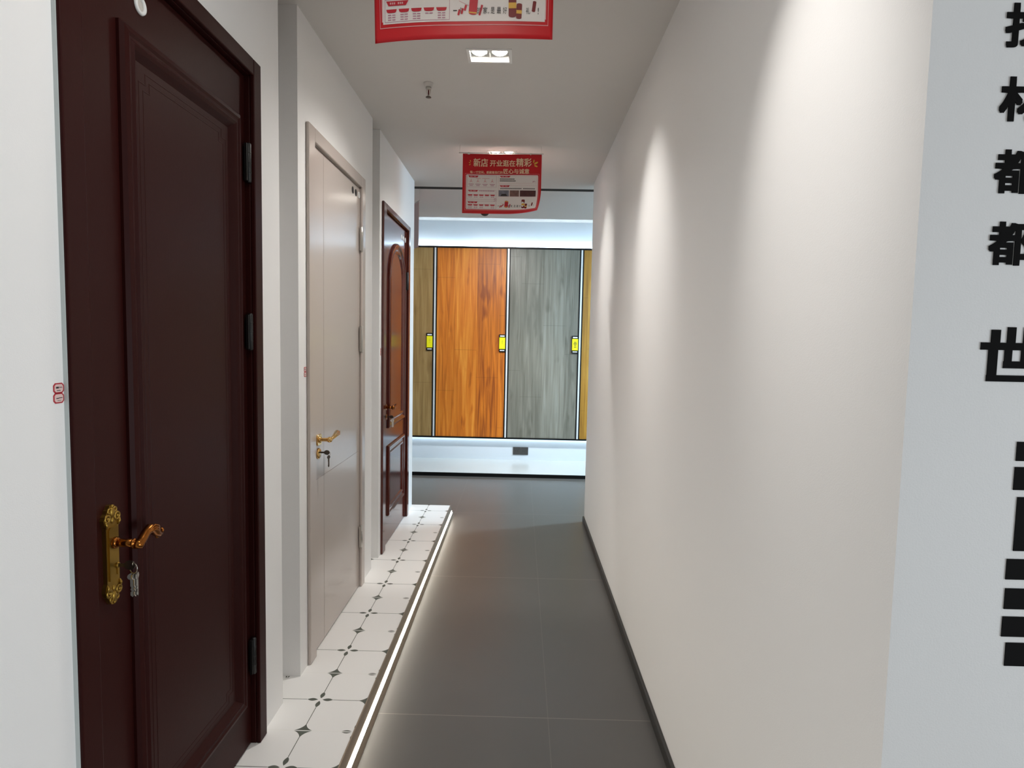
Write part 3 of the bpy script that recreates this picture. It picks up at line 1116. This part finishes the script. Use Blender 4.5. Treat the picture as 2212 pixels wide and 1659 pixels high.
K2 = .340 / 1070
poster((-.1295, 3.57, 2.4075), 0.0, Poster(.4585, lambda y: y * K2, curl_a), 'whole red poster hanging below the far pair of spotlights')
W1 = .4626
KU = W1 / 1412


def vm1(y):
    return y * KU * 1.19 if y <= 995 else 995 * KU * 1.19 + (y - 995) * KU * 1.72


poster((-.167, 1.59, 2.096 + vm1(1070)), 0.0, Poster(W1, vm1, curl_b), 'red poster cut off by the top of the picture, hanging nearest')
poster((-.896, 4.80, 2.362), math.radians(118), Poster(.4585, lambda y: y * K2, lambda u, v: (0, 0, 0)), 'pale back of a hanging poster peeking out past the end of the left wall')


# ------------------------------------------------------------------ recessed twin spotlights
def twin_light(x, y, label, e_r, e_l, tr, tl, beam=50):
    r = thing('ceiling_light', label, 'ceiling light', (x, y, CEIL), 'recessed twin spotlights')
    hx, hy = HX, HY

    def fr(b):
        t = .012
        for a in ((x - hx, x + hx, y - hy, y - hy + t), (x - hx, x + hx, y + hy - t, y + hy), (x - hx, x - hx + t, y - hy + t, y + hy - t), (x + hx - t, x + hx, y - hy + t, y + hy - t)):
            b.box(a[0], a[1], a[2], a[3], CEIL - .004, CEIL)
    one(fr, 'frame', M['white_plastic'], r)
    zt = CEIL + .062

    def well(b):
        a0, a1, b0, b1, t = x - hx + .0102, x + hx - .0102, y - hy + .0102, y + hy - .0102, .002
        b.box(a0, a1, b0, b1, zt - t, zt)
        b.box(a0, a0 + t, b0, b1, CEIL - .001, zt - t)
        b.box(a1 - t, a1, b0, b1, CEIL - .001, zt - t)
        b.box(a0 + t, a1 - t, b0, b0 + t, CEIL - .001, zt - t)
        b.box(a0 + t, a1 - t, b1 - t, b1, CEIL - .001, zt - t)
        b.box(x - .003, x + .003, b0 + t, b1 - t, CEIL + .012, zt - t)
    one(well, 'housing', M['white_plastic'], r)
    for dx, en, tg, ss in ((.040, e_r, tr, beam), (-.040, e_l, tl, 135)):
        lampo = one(lambda b: b.lathe([(.0335, CEIL + .030), (.0335, CEIL + .012), (.0315, CEIL + .009), (.0285, CEIL + .013), (.0285, CEIL + .030)], (x + dx, y - .006, 0), seg=28), 'spot_ring', M['reflector'], r)
        one(lambda b: b.lathe([(.0280, CEIL + .026), (.0280, CEIL + .013), (.021, CEIL + .005), (.008, CEIL + .001)], (x + dx, y - .006, 0), seg=24), 'lamp_face', M['lamp'], lampo)
        l = bpy.data.lights.new('spot_beam', 'SPOT')
        l.energy = en
        l.color = (1.0, 0.965, 0.92)
        l.spot_size = math.radians(ss)
        l.spot_blend = 1.0
        l.shadow_soft_size = 0.025
        o = bpy.data.objects.new('spot_beam', l)
        COL.objects.link(o)
        o.location = (x + dx, y - .006, CEIL - .004)
        aim(o, (x + dx + tg[0], y + tg[1], 1.0))
    return r


twin_light(-.147, 2.466, 'white recessed twin spotlight between the two red posters', 30, 50, (1.24, -.2), (-.15, 0))
twin_light(-.135, 3.715, 'recessed twin spotlight just behind the whole red poster', 24, 40, (1.24, -.2), (-.15, 0))
twin_light(-.147, 1.06, 'recessed twin spotlight out of sight above the nearest poster', 37, 18, (1.20, .03), (-.2, 0), 43)
twin_light(-.17, 4.93, 'recessed twin spotlight of the far room, hidden behind the whole red poster', 98, 98, (.2, 1.0), (-.3, 1.0))

# ------------------------------------------------------------------ sprinkler
sx, sy = -.4305, 2.733
sp_ = thing('sprinkler', 'small pendent fire sprinkler on the corridor ceiling', 'sprinkler', (sx, sy, CEIL))
one(lambda b: b.lathe([(.022, CEIL), (.0215, CEIL - .004), (.0175, CEIL - .013), (.0165, CEIL - .016)], (sx, sy, 0), seg=24), 'cover_plate', M['ceil'], sp_)
one(lambda b: b.lathe([(.0125, CEIL - .016), (.0125, CEIL - .026), (.009, CEIL - .029)], (sx, sy, 0), seg=16), 'body', M['chrome'], sp_)
one(lambda b: (b.tube([(sx - .008, sy, CEIL - .027), (sx - .0095, sy, CEIL - .040), (sx - .002, sy, CEIL - .055)], .0016, seg=8), b.tube([(sx + .008, sy, CEIL - .027), (sx + .0095, sy, CEIL - .040), (sx + .002, sy, CEIL - .055)], .0016, seg=8)), 'yoke', M['chrome'], sp_)
one(lambda b: b.lathe([(.0015, CEIL - .028), (.0032, CEIL - .032), (.0032, CEIL - .046), (.0015, CEIL - .052)], (sx, sy, 0), seg=12), 'bulb', M['bulb'], sp_)
one(lambda b: b.lathe([(.004, CEIL - .054), (.0125, CEIL - .0595), (.0125, CEIL - .061), (.003, CEIL - .062)], (sx, sy, 0), seg=16), 'deflector', M['darksteel'], sp_)

# ------------------------------------------------------------------ dome camera on the far ceiling
cx, cy = -.335, 5.30
dc = thing('dome_camera', 'dark dome camera on the far ceiling below the whole red poster', 'camera', (cx, cy, CEIL))
one(lambda b: b.lathe([(.050, CEIL), (.050, CEIL - .014), (.045, CEIL - .018)], (cx, cy, 0), seg=24), 'base', M['white_plastic'], dc)
one(lambda b: b.lathe([(.040, CEIL - .018)] + [(.040 * math.cos(a), CEIL - .018 - .034 * math.sin(a)) for a in [i * math.pi / 16 for i in range(1, 8)]], (cx, cy, 0), seg=24), 'dome', M['black'], dc)

# ------------------------------------------------------------------ far room: cove light, sample rack
RT, RB, RYF = 2.3106, .2719, 6.402
rk = thing('panel_rack', 'black framed wall rack with silver uprights holding the wooden sample panels', 'display rack', (0, YB, RB))
one(lambda b: b.box(-3.2, 3.2, RYF - .004, RYF + .028, RT - .018, RT), 'top_rail', M['black'], rk)
one(lambda b: b.box(-3.2, 3.2, RYF - .004, RYF + .028, RB, RB + .016), 'bottom_rail', M['black'], rk)
one(lambda b: b.box(-3.2, 3.2, RYF + .031, YB - .006, RB + .004, RT - .004), 'back_board', M['black'], rk)
one(lambda b: b.box(-3.1, 3.1, RYF + .034, RYF + .046, RT - .004, RT + .004), 'led_strip', M['rackled'], rk)
one(lambda b: b.box(-3.1, 3.1, RYF + .034, RYF + .046, RB - .004, RB + .002), 'led_strip', M['rackled_low'], rk)
PITCH = .7731
UP0 = -.9179                                      # silver upright left of the orange panel
for k in range(-3, 5):
    x = UP0 + PITCH * k
    if k in (0, 1, 2):
        one(lambda b: b.box(x - .0086, x + .0086, RYF - .002, RYF + .023, RB + .016, RT - .018), 'upright', M['silver'], rk)


def sample_panel(k, m, label, tag_lines):
    x0, x1 = UP0 + PITCH * k + .0096, UP0 + PITCH * (k + 1) - .0096
    p = thing('wood_sample_panel', label, 'panel', ((x0 + x1) / 2, RYF, RB + .017), 'sliding wood sample panels')
    e = .0125

    def fr(b):
        b.box(x0, x0 + e, RYF - .001, RYF + .026, RB + .017, RT - .019)
        b.box(x1 - e, x1, RYF - .001, RYF + .026, RB + .017, RT - .019)
    one(fr, 'frame', M['black'], p)
    mb_ = MB()
    mb_.box(x0 + e, x1 - e, RYF + .003, RYF + .024, RB + .017, RT - .019)
    mb_.build('board', m, p)
    tx1 = x1 - .004
    tx0 = tx1 - .072
    h = one(lambda b: b.box(tx0, tx1, RYF - .013, RYF - .0012, 1.208, 1.393), 'tag_holder', M['black'], p, bevel=.002)
    one(lambda b: b.box(tx0 + .004, tx1 - .006, RYF - .0145, RYF - .013, 1.239, 1.361), 'yellow_tag', M['tagyellow'], h)
    for a0, a1 in ((1.369, 1.382), (1.219, 1.228)):
        one(lambda b: b.box(tx0 + .011, tx1 - .013, RYF - .0142, RYF - .013, a0, a1), 'white_strip', M['tagwhite'], h)

    def ln(b):
        for i, (a, w, t) in enumerate(tag_lines):
            b.box((tx0 + tx1) / 2 - w / 2, (tx0 + tx1) / 2 + w / 2, RYF - .0148, RYF - .0145, a, a + t)
    one(ln, 'tag_print', M['ink'], h)
    return p


thin = [(1.325, .010, .002), (1.315, .022, .0015), (1.305, .014, .0015), (1.293, .018, .0012)]
thick = [(1.322, .028, .007), (1.305, .034, .009), (1.290, .024, .006), (1.272, .026, .007)]
sample_panel(-1, M['oak_olive'], 'olive brown oak sample panel at the left end of the visible rack', thin)
sample_panel(0, M['oak_orange'], 'orange oak sample panel with a yellow tag on its edge', thin)
sample_panel(1, M['oak_grey'], 'grey oak sample panel with a yellow tag on its edge', thick)
sample_panel(2, M['oak_gold'], 'narrow visible strip of golden oak sample panel beside the right wall', thin)

# ------------------------------------------------------------------ double outlet on the far wall
ot = thing('wall_outlet', 'dark grey double socket plate low on the far wall', 'outlet', (.025, YB, .135))
for k, (a0, a1) in enumerate(((-.0590, .0234), (.0244, .1068))):
    f = one(lambda b: b.box(a0, a1, YB - .009, YB, .0930, .1770), 'socket_plate', M['outlet'], ot, bevel=.002)
    one(lambda b: (b.box(a0 + .026, a0 + .029, YB - .0096, YB - .009, .128, .142), b.box(a0 + .046, a0 + .049, YB - .0096, YB - .009, .128, .142)), 'socket_slot', M['black'], f)
